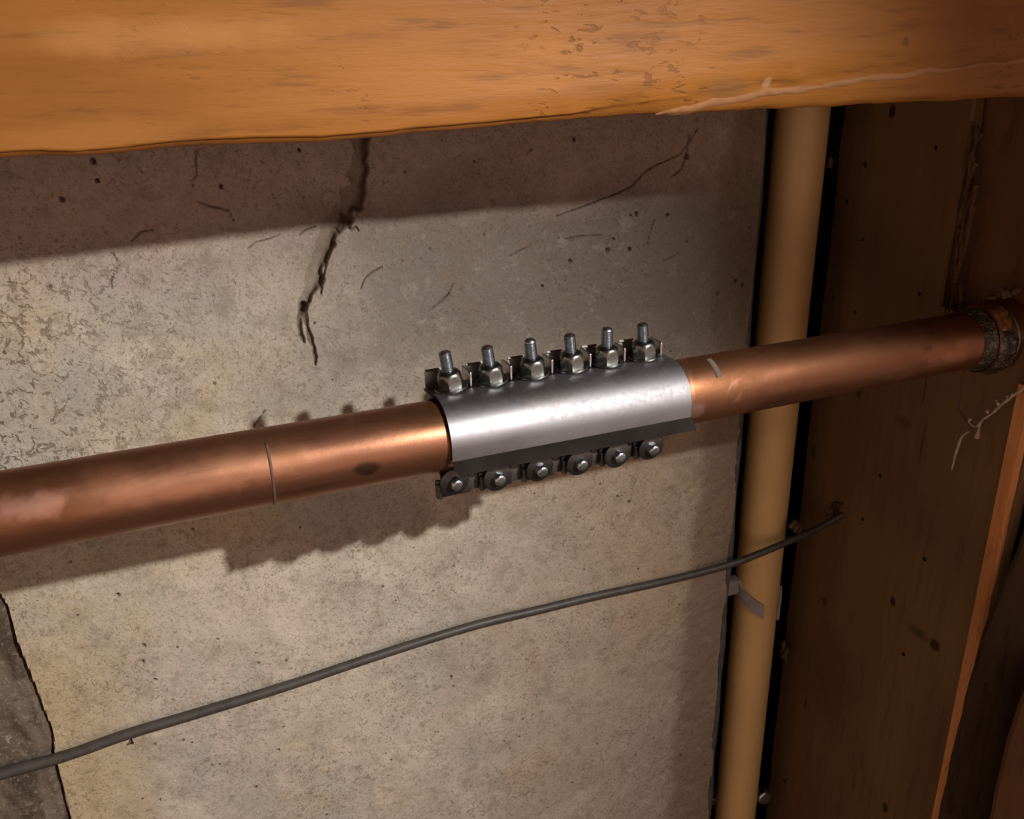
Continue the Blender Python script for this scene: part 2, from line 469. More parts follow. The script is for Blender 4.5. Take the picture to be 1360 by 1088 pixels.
def wall_mesh():
    xs = np.concatenate([np.linspace(-1.3, -0.33, 12)[:-1], np.arange(-0.33, 0.128, 0.0014), np.arange(0.128, 0.216, 0.0007), np.arange(0.216, WX - 0.0005, 0.0014), [WX]])
    zs = np.concatenate([np.linspace(-1.5, -1.12, 8)[:-1], np.arange(-1.12, -0.30, 0.0014), np.arange(-0.30, -0.06, 0.0008), np.linspace(-0.06, 0.3, 12)])
    X, Z = np.meshgrid(xs, zs)
    d = 0.007 * fbm(X, Z, 0.22, 1, 4) + 0.0011 * fbm(X, Z, 0.02, 9, 4)
    # shallow trowel patches and broken skin near the right end
    d += 0.003 * np.clip(fbm(X, Z, 0.07, 21, 3), 0.05, 0.3)
    rb = np.clip((X - 0.50 + 0.05 * fbm(X, Z, 0.09, 31, 3)) / 0.04, 0, 1)
    d += rb * 0.0025 * np.abs(fbm(X, Z, 0.018, 33, 3))
    dirt = np.zeros(X.shape)
    for pts, wd, dep in cracks:
        P = [np.array([onY(p, WY)[0], onY(p, WY)[2]]) for p in pts]
        sel = (X > min(p[0] for p in P) - 0.03) & (X < max(p[0] for p in P) + 0.03) & (Z > min(p[1] for p in P) - 0.03) & (Z < max(p[1] for p in P) + 0.03)
        xx, zz = X[sel], Z[sel]
        wob = 0.0032 * fbm(xx, zz, 0.012, 41, 3) * min(1, max(wd) / 4)
        q, wv, side = poly_dist(xx + wob, zz + wob * 0.6, P, [v * PXM for v in wd])
        wv = wv * (1 + 0.7 * fbm(xx, zz, 0.01, 43, 2))
        g = np.clip(1 - q / np.maximum(wv, 1e-5), 0, 1)
        # steep dark right wall, gentler left one
        asym = np.where(side > 0, 1.0, 0.72)
        if max(wd) > 7:
            tt = np.clip(side / np.maximum(wv, 1e-5), -1, 1)
            ramp = np.where(q < wv, (tt + 1) / 2, 0)
            d[sel] += dep * np.minimum(ramp, np.clip(g * 3, 0, 1))
            dirt[sel] = np.maximum(dirt[sel], np.where(q < wv, (0.38 + 0.62 * np.clip(tt * 1.8 - 0.1, 0, 1)) * np.clip(g * 6, 0, 1), 0))
        else:
            d[sel] += dep * np.minimum(1, g * 1.5) * asym
            dirt[sel] = np.maximum(dirt[sel], np.minimum(1, g * 1.8) * (0.9 if max(wd) > 2.5 else 0.6))
    for px, py, r in holes:
        c = onY((px, py), WY)
        sel = (np.abs(X - c[0]) < 0.012) & (np.abs(Z - c[2]) < 0.012)
        q = np.hypot((X[sel] - c[0]) * 1.35 + 0.3 * (Z[sel] - c[2]), Z[sel] - c[2]) * (1 + 0.6 * fbm(X[sel], Z[sel], 0.006, 47, 2))
        g = np.clip((1 - q / (r * PXM)) * 2.5, 0, 1)
        d[sel] += 0.004 * g
        dirt[sel] = np.maximum(dirt[sel], g)
    ex = edge_x(Z)
    rec = np.clip((ex - X) / 0.0045, 0, 1) * (Z < -0.40)
    d = d * (1 - rec) + rec * 0.035
    Y = WY + d
    n1, n2 = X.shape
    idx = np.arange(n1 * n2).reshape(n1, n2)
    quads = np.stack([idx[:-1, :-1], idx[:-1, 1:], idx[1:, 1:], idx[1:, :-1]], -1).reshape(-1, 4)
    co = np.stack([X, Y, Z], -1).reshape(-1, 3)
    # return face at the right hand end
    k = len(co)
    end = np.array([[WX, WY + 0.30, z] for z in zs]); co = np.concatenate([co, end])
    e = np.arange(k, k + n1); last = idx[:, -1]
    quads = np.concatenate([quads, np.stack([last[:-1], e[:-1], e[1:], last[1:]], -1)])
    me = bpy.data.meshes.new('wall_back')
    me.vertices.add(len(co)); me.vertices.foreach_set('co', co.astype(np.float32).ravel())
    me.loops.add(quads.size); me.loops.foreach_set('vertex_index', quads.astype(np.int32).ravel())
    me.polygons.add(len(quads)); me.polygons.foreach_set('loop_start', np.arange(0, quads.size, 4, dtype=np.int32))
    me.update(calc_edges=True); me.validate()
    at = me.attributes.new('dirt', 'FLOAT', 'POINT')
    at.data.foreach_set('value', np.concatenate([dirt.ravel(), np.zeros(n1)]).astype(np.float32))
    me.shade_smooth(); me.set_sharp_from_angle(angle=math.radians(50))
    return me
me = wall_mesh()
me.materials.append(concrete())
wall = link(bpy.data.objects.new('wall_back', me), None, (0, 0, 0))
structure(wall, 'pale pitted concrete foundation wall with a forked crack')

# niche behind the pipe, its near black colour stands in for shade
m_dark = plain('gap_shade', (0.02, 0.015, 0.012), 0.95, 0.4, 30, 0.3, 0.1)
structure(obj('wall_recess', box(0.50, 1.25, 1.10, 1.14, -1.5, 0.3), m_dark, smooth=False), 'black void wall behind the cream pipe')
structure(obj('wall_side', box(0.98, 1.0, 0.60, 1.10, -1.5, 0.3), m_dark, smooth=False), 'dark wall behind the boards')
structure(obj('floor', box(-1.6, 2.2, -2.2, 1.14, -1.54, -1.5), plain('floor_dust', (0.16, 0.125, 0.095), 0.9, 0.4, 9, 0.2), smooth=False))
structure(obj('ceiling', box(-1.6, 2.2, -1.2, 1.14, 0.30, 0.33), wood('ceiling_boards', (0.16, 0.085, 0.035), (0.12, 0.06, 0.025), (0.05, 0.025, 0.01)), smooth=False))

# grey mastic strip on the wall end, and on the board side of the gap
m_strip = plain('grey_mastic', (0.085, 0.078, 0.072), 0.7, 0.4, 50, 0.3)
def seam(x, y, z0, z1, r, seed):
    zs = np.arange(z0, z1, 0.02)
    return tube([(x + 0.0016 * math.sin(z * 31 + seed) * 0.3, y + 0.001 * math.sin(z * 47 + seed), z) for z in zs], lambda t: r * (1 + 0.08 * math.sin(t * 90 + seed)), 8)
structure(obj('trim_1', seam(WX + 0.001, WY + 0.004, -1.48, 0.28, 0.0042, 1), m_strip), 'grey mastic seam along the end of the concrete wall')
structure(obj('trim_2', seam(0.7265, 0.866, -1.48, 0.28, 0.0050, 4), m_strip), 'grey seam strip between cream pipe and boards')

# boarded wall on the right
K = (0.016, 0.008, 0.004)
def bsp(p, r, f=0.9, sq=(1, 1.6, 1), c=K):
    return (onX(p, BX) - np.array([0, 0, 0]), r, c, f, sq)
plank_spots = [bsp((1186, 799), 0.008), bsp((1242, 858), 0.010, 0.85, (1, 1.3, 1.3)), bsp((1095, 800), 0.007, 0.6), bsp((1185, 148), 0.008),
               bsp((1070, 935), 0.012, 0.5, (1, 3, 1)), bsp((1080, 600), 0.012, 0.4, (1, 2.5, 1)), bsp((1110, 675), 0.012, 0.8, (1, 1.2, 1.4)),
               bsp((1175, 1072), 0.008, 0.8), bsp((1225, 590), 0.03, 0.7, (1, 14, 1)), bsp((1228, 520), 0.02, 0.6, (1, 12, 1)),
               bsp((1140, 522), 0.006, 0.8), bsp((1200, 560), 0.02, 0.4, (1, 1, 2.5)), bsp((1218, 840), 0.02, 0.5, (1, 1, 2.5)),
               bsp((1100, 900), 0.05, 0.35, (1, 0.8, 0.5), (0.05, 0.02, 0.006)), bsp((1250, 1000), 0.06, 0.3, (1, 1.2, 0.5), (0.07, 0.03, 0.01))]
m_plank = wood('brown_boards', (0.180, 0.102, 0.042), (0.150, 0.086, 0.036), (0.095, 0.052, 0.022), 'z', 0.75, plank_spots, bs=0.25)
m_plank2 = wood('brown_boards_near', (0.175, 0.082, 0.030), (0.125, 0.060, 0.024), (0.055, 0.024, 0.010), 'z', 0.72, [bsp((1316, 246), 0.010, 0.95, (1, 1, 1)), bsp((1300, 300), 0.02, 0.5, (1, 5, 1))], bs=0.35)
wr = structure(obj('wall_right', box(0.797, 0.83, 0.5575, 0.872, -1.5, 0.3), m_dark, smooth=False), 'brown boarded wall the copper pipe enters')
def rough_plank(y0, y1, x0, x1, z0, z1, seed, near_wob, far_wob):
    """board standing on edge to the wall, its two long edges uneven"""
    V = []; zs = np.linspace(z0, z1, 261); Fc = []
    for z in zs:
        a = (y0(z) if callable(y0) else y0) + near_wob * float(fbm(np.array([z]), np.array([1.0]), 0.06, seed, 4)[0])
        b = y1 + far_wob * float(fbm(np.array([z]), np.array([2.0]), 0.06, seed + 5, 4)[0])
        bv = 0.0025
        V += [(x0 + bv, a, z), (x0, a + bv, z), (x0, b - bv, z), (x0 + bv, b, z), (x1, b, z), (x1, a, z)]
    for i in range(len(zs) - 1):
        for k in range(6):
            k2 = (k + 1) % 6
            Fc.append([i * 6 + k, i * 6 + k2, (i + 1) * 6 + k2, (i + 1) * 6 + k])
    Fc.append(list(range(6))); Fc.append([(len(zs) - 1) * 6 + k for k in range(6)])
    return V, Fc
obj('plank', rough_plank(lambda z: 0.5675 if z < -0.277 else 0.6925, 0.868, BX, BX + 0.013, -1.5, 0.3, 5, 0.0035, 0.003), m_plank, wr, loc=(0, 0, 0), sharp=30)
pk2 = obj('plank', rough_plank(0.5575, 0.722, 0.771, 0.795, -0.279, 0.3, 17, 0.001, 0.004), m_plank2, wr, loc=(0, 0, 0), sharp=30)
# torn fibres along the split between the two boards
m_splint = wood('torn_wood', (0.14, 0.07, 0.028), (0.085, 0.042, 0.018), (0.03, 0.014, 0.007), 'z', 0.8)
for i in range(34):
    py = 165 + i * 7.2 + random.uniform(-3, 3)
    px = 1304 - (py - 150) * 0.125 + random.uniform(-9, 9)
    b = onX((px, py), BX + 0.004); L = random.uniform(0.016, 0.050); ww = random.uniform(0.0007, 0.0024)
    dx = random.uniform(-0.005, -0.0005); dy = random.uniform(-0.007, 0.007)
    V = [(BX + 0.003, b[1] - ww, b[2]), (BX + 0.003, b[1] + ww, b[2] + 0.002), (BX - 0.002, b[1], b[2] + 0.001),
         (BX + 0.002 + dx, b[1] + dy - ww * 0.5, b[2] - L * 0.6), (BX + 0.002 + dx, b[1] + dy + ww * 0.6, b[2] - L * 0.55), (BX - 0.0005 + dx, b[1] + dy, b[2] - L)]
    obj('splinter', (V, [[0, 1, 2], [0, 3, 4, 1], [1, 4, 5, 2], [2, 5, 3, 0], [3, 5, 4]]), m_splint, pk2, smooth=False)
# nail holes
m_hole = plain('nail_hole_black', (0.008, 0.005, 0.003), 0.9, 0.2, 60, 0.1, 0.1)
for px, py, r in [(1228, 743, .0026), (1200, 869, .0026), (1042, 1038, .0026), (1125, 268, .0026), (1149, 219, .0026), (1107, 395, .0022), (1136, 415, .0020), (1146, 318, .002),
                  (1243, 196, .002), (1221, 390, .0022), (1169, 632, .0024), (1146, 690, .002)]:
    c = onX((px, py), BX)
    obj('nail_hole', lathe((BX + 0.001, c[1], c[2]), (-1, 0.0, 0.0), [(0, r), (0.0012, r), (0.0016, r * 0.7)], 10), m_hole, wr)

# ------------------------------------------------------------------ timber beam across the top
def zb(x): return -math.tan(math.radians(6.38 - 0.30 * min(1, max(0, (x + 0.15) / 0.5))))
def n1d(x, s, seed): return float(fbm(np.array([x]), np.array([0.5]), s, seed, 4)[0])
def beam_prof(x):
    Y0 = 0.55
    h = 0.005 + 0.030 * max(0, min(1, (x - 0.27) / 0.30)) + 0.0015 * n1d(x, 0.05, 3) * (1 if x > 0.2 else 0.4)
    cdp = 0.006 + 0.006 * max(0, min(1, (x - 0.24) / 0.36))
    sag = 0.004 * n1d(x, 0.16, 61) + 0.0014 * n1d(x, 0.03, 62)
    b = zb(x) * (Y0 + cdp) + sag
    top = 0.30
    p = [(Y0, top)]
    for k in range(1, 26):
        z = top + (b + h - top) * k / 25
        p.append((Y0 + 0.0012 * float(fbm(np.array([x * 0.3]), np.array([z]), 0.05, 71, 3)[0]), z))
    rag = 0.0015 * n1d(x, 0.012, 77)
    st = 0.0012 * min(1, max(0, (x - 0.2) / 0.1))
    rag *= st / 0.0012
    p.append((Y0 + st + rag, b + h - 0.0015))
    for k in range(1, 6):
        a = k / 5
        p.append((Y0 + st + cdp * (0.55 * a + 0.45 * a * a), b + h * (1 - a) * (1 - 0.25 * a)))
    p += [(Y0 + cdp + 0.012, b + 0.001), (0.640, b + 0.002), (0.640, top)]
    return p
bs_ = lambda p, r, c, f, sq: (onY(p, 0.55), r, c, f, sq)
m_beam = wood('orange_timber', (0.340, 0.133, 0.024), (0.265, 0.097, 0.016), (0.13, 0.046, 0.010), 'x', 0.55,
              [bs_((850, 45), 0.035, (0.19, 0.075, 0.02), 0.35, (0.6, 1, 1)), bs_((1020, 112), 0.0045, (0.42, 0.27, 0.15), 0.7, (1, 1, 0.8)),
               bs_((965, 118), 0.014, (0.20, 0.10, 0.04), 0.6, (0.6, 1, 1.5)), bs_((800, 118), 0.02, (0.22, 0.09, 0.03), 0.5, (0.5, 1, 2.5)),
               bs_((210, 48), 0.04, (0.48, 0.23, 0.08), 0.4, (0.4, 1, 3.5)), bs_((1203, 55), 0.004, (0.16, 0.06, 0.02), 0.9, (1, 1, 1)),
               bs_((120, 178), 0.03, (0.36, 0.15, 0.04), 0.4, (0.4, 1, 3))], fleck=0.75, bs=0.4, pale=(0.40, 0.18, 0.05))
beam = obj('timber_beam', extrude_x(beam_prof, np.concatenate([np.linspace(-0.9, -0.32, 20)[:-1], np.arange(-0.32, 0.70, 0.004), np.linspace(0.70, 0.754, 6)])), m_beam, loc=(0, 0, 0))
tag(beam, 'heavy orange brown timber beam with worn lower edge running across the top', 'beam')

# torn pale fibres along the ridge of the worn edge
m_torn = wood('pale_torn_wood', (0.36, 0.175, 0.075), (0.29, 0.13, 0.05), (0.16, 0.065, 0.022), 'x', 0.75, bs=0.6)
ridge = [(880, 154), (905, 149), (960, 139), (1020, 126), (1080, 116), (1150, 108), (1250, 95), (1330, 84), (1380, 78)]
rx = np.array([onY(p, 0.549)[0] for p in ridge]); rz = np.array([onY(p, 0.549)[2] for p in ridge])
def beam_front(x, z):
    p = beam_prof(x)[:32]
    zz = np.array([q[1] for q in p])[::-1]; yy = np.array([q[0] for q in p])[::-1]
    return float(np.interp(z, zz, yy))
def torn_ridge():
    V = []; Fc = []; xs = np.linspace(rx[0], rx[-1], 190)
    for x in xs:
        z = float(np.interp(x, rx, rz)); wd = 0.0030 * min(1, 0.1 + (x - xs[0]) / 0.03) * (1 - 0.55 * (x - xs[0]) / (xs[-1] - xs[0])) * (1 + 0.9 * n1d(x, 0.014, 140)) + 0.0004
        z += 0.0022 * n1d(x, 0.018, 141)
        for q, lift in ((wd, -0.0004), (wd * 0.6, 0.0011 + 0.0010 * n1d(x, 0.006, 142)), (-wd * 0.5, 0.0010 + 0.0012 * n1d(x, 0.005, 143)), (-wd, -0.0006)):
            V.append((x, beam_front(x, z + q) - lift, z + q))
    for i in range(len(xs) - 1):
        for k in range(3):
            Fc.append([i * 4 + k, i * 4 + k + 1, (i + 1) * 4 + k + 1, (i + 1) * 4 + k])
    return V, Fc
o = obj('torn_edge', torn_ridge(), m_torn, beam); o['label'] = 'pale torn fibres along the worn edge'

# ------------------------------------------------------------------ dark rough stone, lower left
zz = np.arange(-1.20, -0.41, 0.003); xx = np.arange(-0.40, -0.10, 0.003)
Xg, Zg = np.meshgrid(xx, zz)
Yg = WY + 0.002 + 0.011 * np.abs(fbm(Xg * 1.6, Zg * 0.7, 0.06, 90, 5)) + 0.004 * fbm(Xg, Zg, 0.012, 95, 3)
ii = np.arange(Xg.size).reshape(Xg.shape)
lim = edge_x(Zg) + 0.006
Xg = np.minimum(Xg, lim)
Yg = Yg + 0.014 * np.clip((Xg - edge_x(Zg) + 0.0035) / 0.004, 0, 1)
sv = np.stack([Xg, Yg, Zg], -1).reshape(-1, 3)
sf = np.stack([ii[:-1, :-1], ii[:-1, 1:], ii[1:, 1:], ii[1:, :-1]], -1).reshape(-1, 4)
keep = [f for f in sf.tolist() if abs(sv[f[0]][0] - sv[f[1]][0]) > 1e-5 or abs(sv[f[2]][0] - sv[f[3]][0]) > 1e-5]
st = obj('foundation_stone', (sv, keep), stone_mat(), loc=(0, 0, 0))
tag(st, 'dark rough stone exposed beside the pale concrete under the grey cable', 'stone')

# ------------------------------------------------------------------ copper pipe
AY, AZ, RP = 0.612, -0.282, 0.027
def ax_y(x): return AY + 0.012 * max(0, (x - 0.30) / 0.45) ** 1.5
def ax_z(x): return AZ - 0.004 * max(0, (x - 0.30) / 0.45) ** 1.5
P0 = np.array([0.30, AY, AZ])
def psp(p, r, c, f, sq, rr=0.1):
    q = onY(p, AY - RP * 0.9); return (q - P0, r, c, f, sq, rr)
m_cu = copper('weathered_copper', [
    psp((488, 620), 0.010, (0.06, 0.035, 0.02), 0.85, (0.8, 1, 1.6)), psp((350, 565), 0.020, (0.20, 0.09, 0.04), 0.6, (0.8, 1, 2.5), 0.1),
    psp((430, 560), 0.030, (0.24, 0.10, 0.04), 0.55, (0.8, 1, 2)), psp((40, 672), 0.016, (0.66, 0.36, 0.28), 0.7, (0.6, 1, 1.4), 0.05),
    psp((230, 640), 0.045, (0.66, 0.33, 0.21), 0.4, (0.5, 1, 2.5), 0.02), psp((925, 545), 0.009, (0.36, 0.28, 0.24), 0.6, (1, 1, 1), 0.2),
    psp((580, 545), 0.03, (0.25, 0.12, 0.04), 0.5, (1, 1, 1.2), -0.05), psp((1240, 465), 0.010, (0.06, 0.03, 0.015), 0.8, (0.8, 1, 2)),
    psp((1230, 488), 0.012, (0.07, 0.03, 0.015), 0.6, (0.6, 1, 1.5)), psp((1190, 468), 0.010, (0.09, 0.05, 0.03), 0.5, (0.6, 1, 3)),
    psp((130, 610), 0.05, (0.27, 0.11, 0.035), 0.45, (0.35, 1, 2)), psp((1130, 470), 0.17, (0.20, 0.085, 0.042), 0.85, (0.9, 1, 1), 0.08),  # the widest blot puts the light's falloff to the right into the copper
])
pipe = empty('copper_pipe', P0)
tag(pipe, 'long weathered copper water pipe crossing in front of the concrete wall', 'pipe')
px_ = np.arange(-0.75, 0.86, 0.01)
obj('pipe_tube', tube([(x, ax_y(x), ax_z(x)) for x in px_], RP, 64), m_cu, pipe, loc=P0)
# worn rings on the copper
m_ring = metal('dull_solder_line', (0.22, 0.115, 0.07), 0.5)
def ring_arc(x, r, wd, a0, a1, th=0.0004):
    """curved sheet round the pipe, angles measured from straight up towards the viewer"""
    V = []; n = 28
    for k in range(n + 1):
        a = math.radians(a0 + (a1 - a0) * k / n)
        for dx in (-wd / 2, wd / 2):
            for rr in (r, r + th):
                V.append((x + dx, ax_y(x) - math.sin(a) * rr, ax_z(x) + math.cos(a) * rr))
    Fc = []
    for k in range(n):
        i = k * 4; j = i + 4
        Fc += [[i + 1, i + 3, j + 3, j + 1], [i, j, j + 2, i + 2], [i, i + 1, j + 1, j], [i + 2, j + 2, j + 3, i + 3]]
    Fc += [[0, 2, 3, 1], [n * 4, n * 4 + 1, n * 4 + 3, n * 4 + 2]]
    return V, Fc
xr1 = onY((359, 610), AY - RP)[0]
o = obj('solder_line', ring_arc(xr1, RP - 0.0001, 0.0020, 30, 178, 0.0002), plain('scored_line', (0.10, 0.055, 0.032), 0.6), pipe); o['label'] = 'thin dark scored ring round the pipe left of the clamp'
xr2 = onY((945, 487), AY - RP * 0.3)[0]
o = obj('tape_scrap', ring_arc(xr2, RP - 0.0001, 0.005, 8, 52, 0.0006), plain('pale_tape', (0.17, 0.135, 0.11), 0.7), pipe); o['label'] = 'pale grey tape scrap'
# coupling at the board with its joint sealed in lumpy epoxy
m_cu2 = copper('coupling_copper', [], 0.7, (0.36, 0.17, 0.085))
CX0 = 0.716
def cpl(x, r0, rough, seed, ph):
    V = []; seg = 56
    return x, r0, rough, seed
def lumpy_tube(xs, rad, rough, sc, seed, seg=64):
    V = []; Fc = []
    for i, x in enumerate(xs):
        for k in range(seg):
            a = 2 * math.pi * k / seg
            r = rad(i / (len(xs) - 1)) + rough * float(fbm(np.array([x + 0.02 * math.cos(a)]), np.array([0.02 * math.sin(a) + 1]), sc, seed, 3)[0])
            V.append((x, ax_y(x) - math.sin(a) * r, ax_z(x) + math.cos(a) * r))
    for i in range(len(xs) - 1):
        for k in range(seg):
            k2 = (k + 1) % seg
            Fc.append([i * seg + k, i * seg + k2, (i + 1) * seg + k2, (i + 1) * seg + k])
    Fc.append(list(range(seg))); Fc.append([(len(xs) - 1) * seg + k for k in range(seg)])
    return V, Fc
o = obj('coupling', lumpy_tube(np.linspace(CX0 + 0.0125, 0.86, 24), lambda t: 0.0318 + 0.0026 * min(1, t / 0.25), 0.0008, 0.03, 5), m_cu2, pipe); o['label'] = 'wider copper socket at the board'
m_epoxy = NT('dark_epoxy')
_n = m_epoxy.noise(120, 4, 0.7); _n2 = m_epoxy.noise(40, 3)
m_epoxy = m_epoxy.out(m_epoxy.mix(m_epoxy.mr(_n, 0.5, 0.7), (0.045, 0.034, 0.022), (0.24, 0.20, 0.155)), 0.22, 0.0, m_epoxy.bump(_n, 0.9, 0.005), 0.7)
o = obj('joint_ring', lumpy_tube(np.linspace(CX0 - 0.004, CX0 + 0.0105, 10), lambda t: 0.0276 + 0.0026 * t, 0.0014, 0.012, 8), m_epoxy, pipe); o['label'] = 'dark flux stained ring of the joint'
def patch(x0, x1, a0, a1, r0, rough, seed, n=22):
    V = []; Fc = []
    for i in range(n + 1):
        for k in range(n + 1):
            u = i / n; v = k / n
            x = x0 + (x1 - x0) * u; a = math.radians(a0 + (a1 - a0) * v)
            e = min(1, 6 * min(u, 1 - u, v, 1 - v) + 0.0)
            r = r0 - 0.002 + (0.003 + rough * float(fbm(np.array([x]), np.array([a * 0.03]), 0.008, seed, 3)[0])) * e
            V.append((x, ax_y(x) - math.sin(a) * r, ax_z(x) + math.cos(a) * r))
    m = n + 1
    for i in range(n):
        for k in range(n):
            Fc.append([i * m + k, i * m + k + 1, (i + 1) * m + k + 1, (i + 1) * m + k])
    return V, Fc
o = obj('epoxy_patch', patch(CX0 + 0.0115, BX - 0.004, 58, 176, 0.0338, 0.0042, 12, 34), m_epoxy, pipe); o['label'] = 'glossy grey lumpy epoxy smeared on the socket'
o = obj('solder_bead', lumpy_tube(np.linspace(BX - 0.007, BX - 0.0035, 5), lambda t: 0.0336 + 0.0008 * math.sin(math.pi * t), 0.0004, 0.01, 19), metal('dull_tin', (0.22, 0.20, 0.18), 0.45), pipe); o['label'] = 'grey solder bead'

o = obj('joint_gap', lumpy_tube(np.linspace(CX0 + 0.0098, CX0 + 0.0130, 3), lambda t: 0.0297, 0.0002, 0.01, 23), m_hole, pipe); o['label'] = 'black gap in the joint'
o = obj('amber_flux', patch(CX0 + 0.0125, BX - 0.008, 10, 64, 0.0332, 0.0036, 31), plain('amber_flux', (0.24, 0.115, 0.045), 0.3, 0.5, 120, 0.4, 0.5), pipe); o['label'] = 'amber flux stain on top of the socket'

# ------------------------------------------------------------------ repair clamp
SX0, SX1 = 0.1905, 0.3890
m_steel = metal('brushed_steel', (0.265, 0.258, 0.275), 0.50, 0.06, 260, 0.03, [((-0.02, -0.018, 0.022), 0.016, (0.25, 0.21, 0.17), 0.55, (0.6, 1, 1.2))])
m_steel_d = metal('dark_steel', (0.12, 0.115, 0.113), 0.42, 0.2, 200, 0.08)
m_zinc = metal('zinc_plated', (0.52, 0.58, 0.63), 0.30, 0.25, 240, 0.12)
m_nut = metal('nut_steel', (0.22, 0.225, 0.215), 0.28, 0.25, 160, 0.1)
CP = np.array([0.29, AY, AZ])
clamp = empty('repair_clamp', CP)
tag(clamp, 'silver steel repair clamp with six bolts above and six below on copper pipe', 'clamp')
RS = 0.0305
def pol(a, r): return (AY - math.sin(math.radians(a)) * r, AZ + math.cos(math.radians(a)) * r)   # a from up towards the viewer
front = [(AY + 0.0265, AZ + RS - 0.0008), (AY + 0.015, AZ + RS - 0.0008), (AY + 0.006, AZ + RS - 0.0004)] + [pol(a, RS) for a in range(0, 93, 4)] + [(AY - RS, AZ - 0.0045), (AY - RS + 0.0002, AZ - 0.0085)]
lipy, lipz = AY - RS + 0.0002, AZ - 0.0083
fs = obj('front_shell', extrude_x(lambda x: strip_solid(front, 0.0014), np.linspace(SX0, SX1, 40)), m_steel, clamp, loc=CP, sharp=35)
# lip that turns out along the lower edge, rounded at the left, pointed at the right
def lip():
    n = 40; V = []
    for i in range(n + 1):
        u = i / n; x = SX0 + 0.001 + (SX1 + 0.0065 - SX0 - 0.001) * u
        s = x - SX0
        ln = 0.0140 * min(1, math.sqrt(max(0, 1 - (1 - min(1, s / 0.011)) ** 2)) + 0.08)
        if x > SX1: ln0 = (x - SX1) / 0.0065 * 0.0115
        else: ln0 = 0
        for q, th in ((ln0, 0), (ln, 0), (ln, 1), (ln0, 1)):
            V.append((x, lipy + q * 0.12 + th * 0.0012, lipz - q * 0.95 - th * 0.0002))
    Fc = []
    for i in range(n):
        for k in range(4):
            k2 = (k + 1) % 4
            Fc.append([i * 4 + k, i * 4 + k2, (i + 1) * 4 + k2, (i + 1) * 4 + k])
    Fc += [[0, 1, 2, 3], [n * 4 + k for k in range(4)]]
    return V, Fc
o = obj('flange', lip(), m_steel_d, clamp, sharp=30); o['label'] = 'dark turned-out lower lip'
# back shell: hugs the pipe behind, its top and bottom edges slit into lugs
back = [(AY - 0.0088, AZ - 0.0440), (AY - 0.0090, AZ - 0.0350), (AY - 0.0080, AZ - 0.0310)] + [pol(a, 0.0288) for a in range(165, 361, 8)] + [(AY + 0.022, AZ + 0.0286)]
obj('back_shell', extrude_x(lambda x: strip_solid(back, 0.0013), np.linspace(SX0 - 0.003, SX1 - 0.013, 24)), m_steel_d, clamp, loc=CP, sharp=35)
m_lug = metal('lug_steel', (0.42, 0.40, 0.39), 0.38, 0.2, 180, 0.08)
BOLT_X = [0.2059, 0.2385, 0.2727, 0.3056, 0.3361, 0.3694]
TIP_X = [0.2017, 0.2346, 0.2694, 0.3027, 0.3352, 0.3667]
BY = 0.624; ZF = AZ + RS + 0.0006
lug_t = None; lug_b = None
def copy_under(src, parent, loc):
    o = src.copy(); o.parent = parent; o.location = tuple(np.array(loc) - ABS[parent.name]); C.objects.link(o); ABS[o.name] = np.array(loc, float); return o
def lug_top():
    # a plate bent up behind the nuts, with a rib on its right edge
    pr = [(0.0270, -0.006), (0.0270, 0.006), (0.0275, 0.0105), (0.0250, 0.0125)]
    pr = strip_solid([(a, b) for a, b in pr], 0.0016)
    m1 = extrude_x(lambda x: [(a, b) for a, b in pr], np.linspace(-0.0168, -0.0040, 4))
    m2 = box(0.0128, 0.0150, 0.010, 0.028, -0.001, 0.0105, 0.0008)
    return join(m1, m2)
for i, bx in enumerate(BOLT_X):
    org = np.array([bx + 0.001, AY, ZF])
    if lug_t is None:
        v, f = lug_top()
        lug_t = obj('lug', ([(a + org[0], b + org[1], c + org[2]) for a, b, c in v], f), m_lug, clamp, loc=org, sharp=30)
    else:
        copy_under(lug_t, clamp, org)
def lug_bot():
    return join(box(-0.0125, 0.0148, -0.0125, -0.0100, -0.0150, -0.0005, 0.0008), box(-0.0124, -0.0085, -0.0150, -0.0118, -0.0148, -0.003, 0.0008))
LOW = [(604, 640), (661, 634), (717, 622), (770, 614), (820, 604), (865, 594)]
LX = [onY(p, 0.594)[0] for p in LOW]
for i, bx in enumerate(LX):
    org = np.array([bx - 0.0005, AY, AZ - 0.0300])
    if lug_b is None:
        v, f = lug_bot()
        lug_b = obj('lug', ([(a + org[0], b + org[1], c + org[2]) for a, b, c in v], f), m_steel_d, clamp, loc=org, sharp=30)
    else:
        copy_under(lug_b, clamp, org)
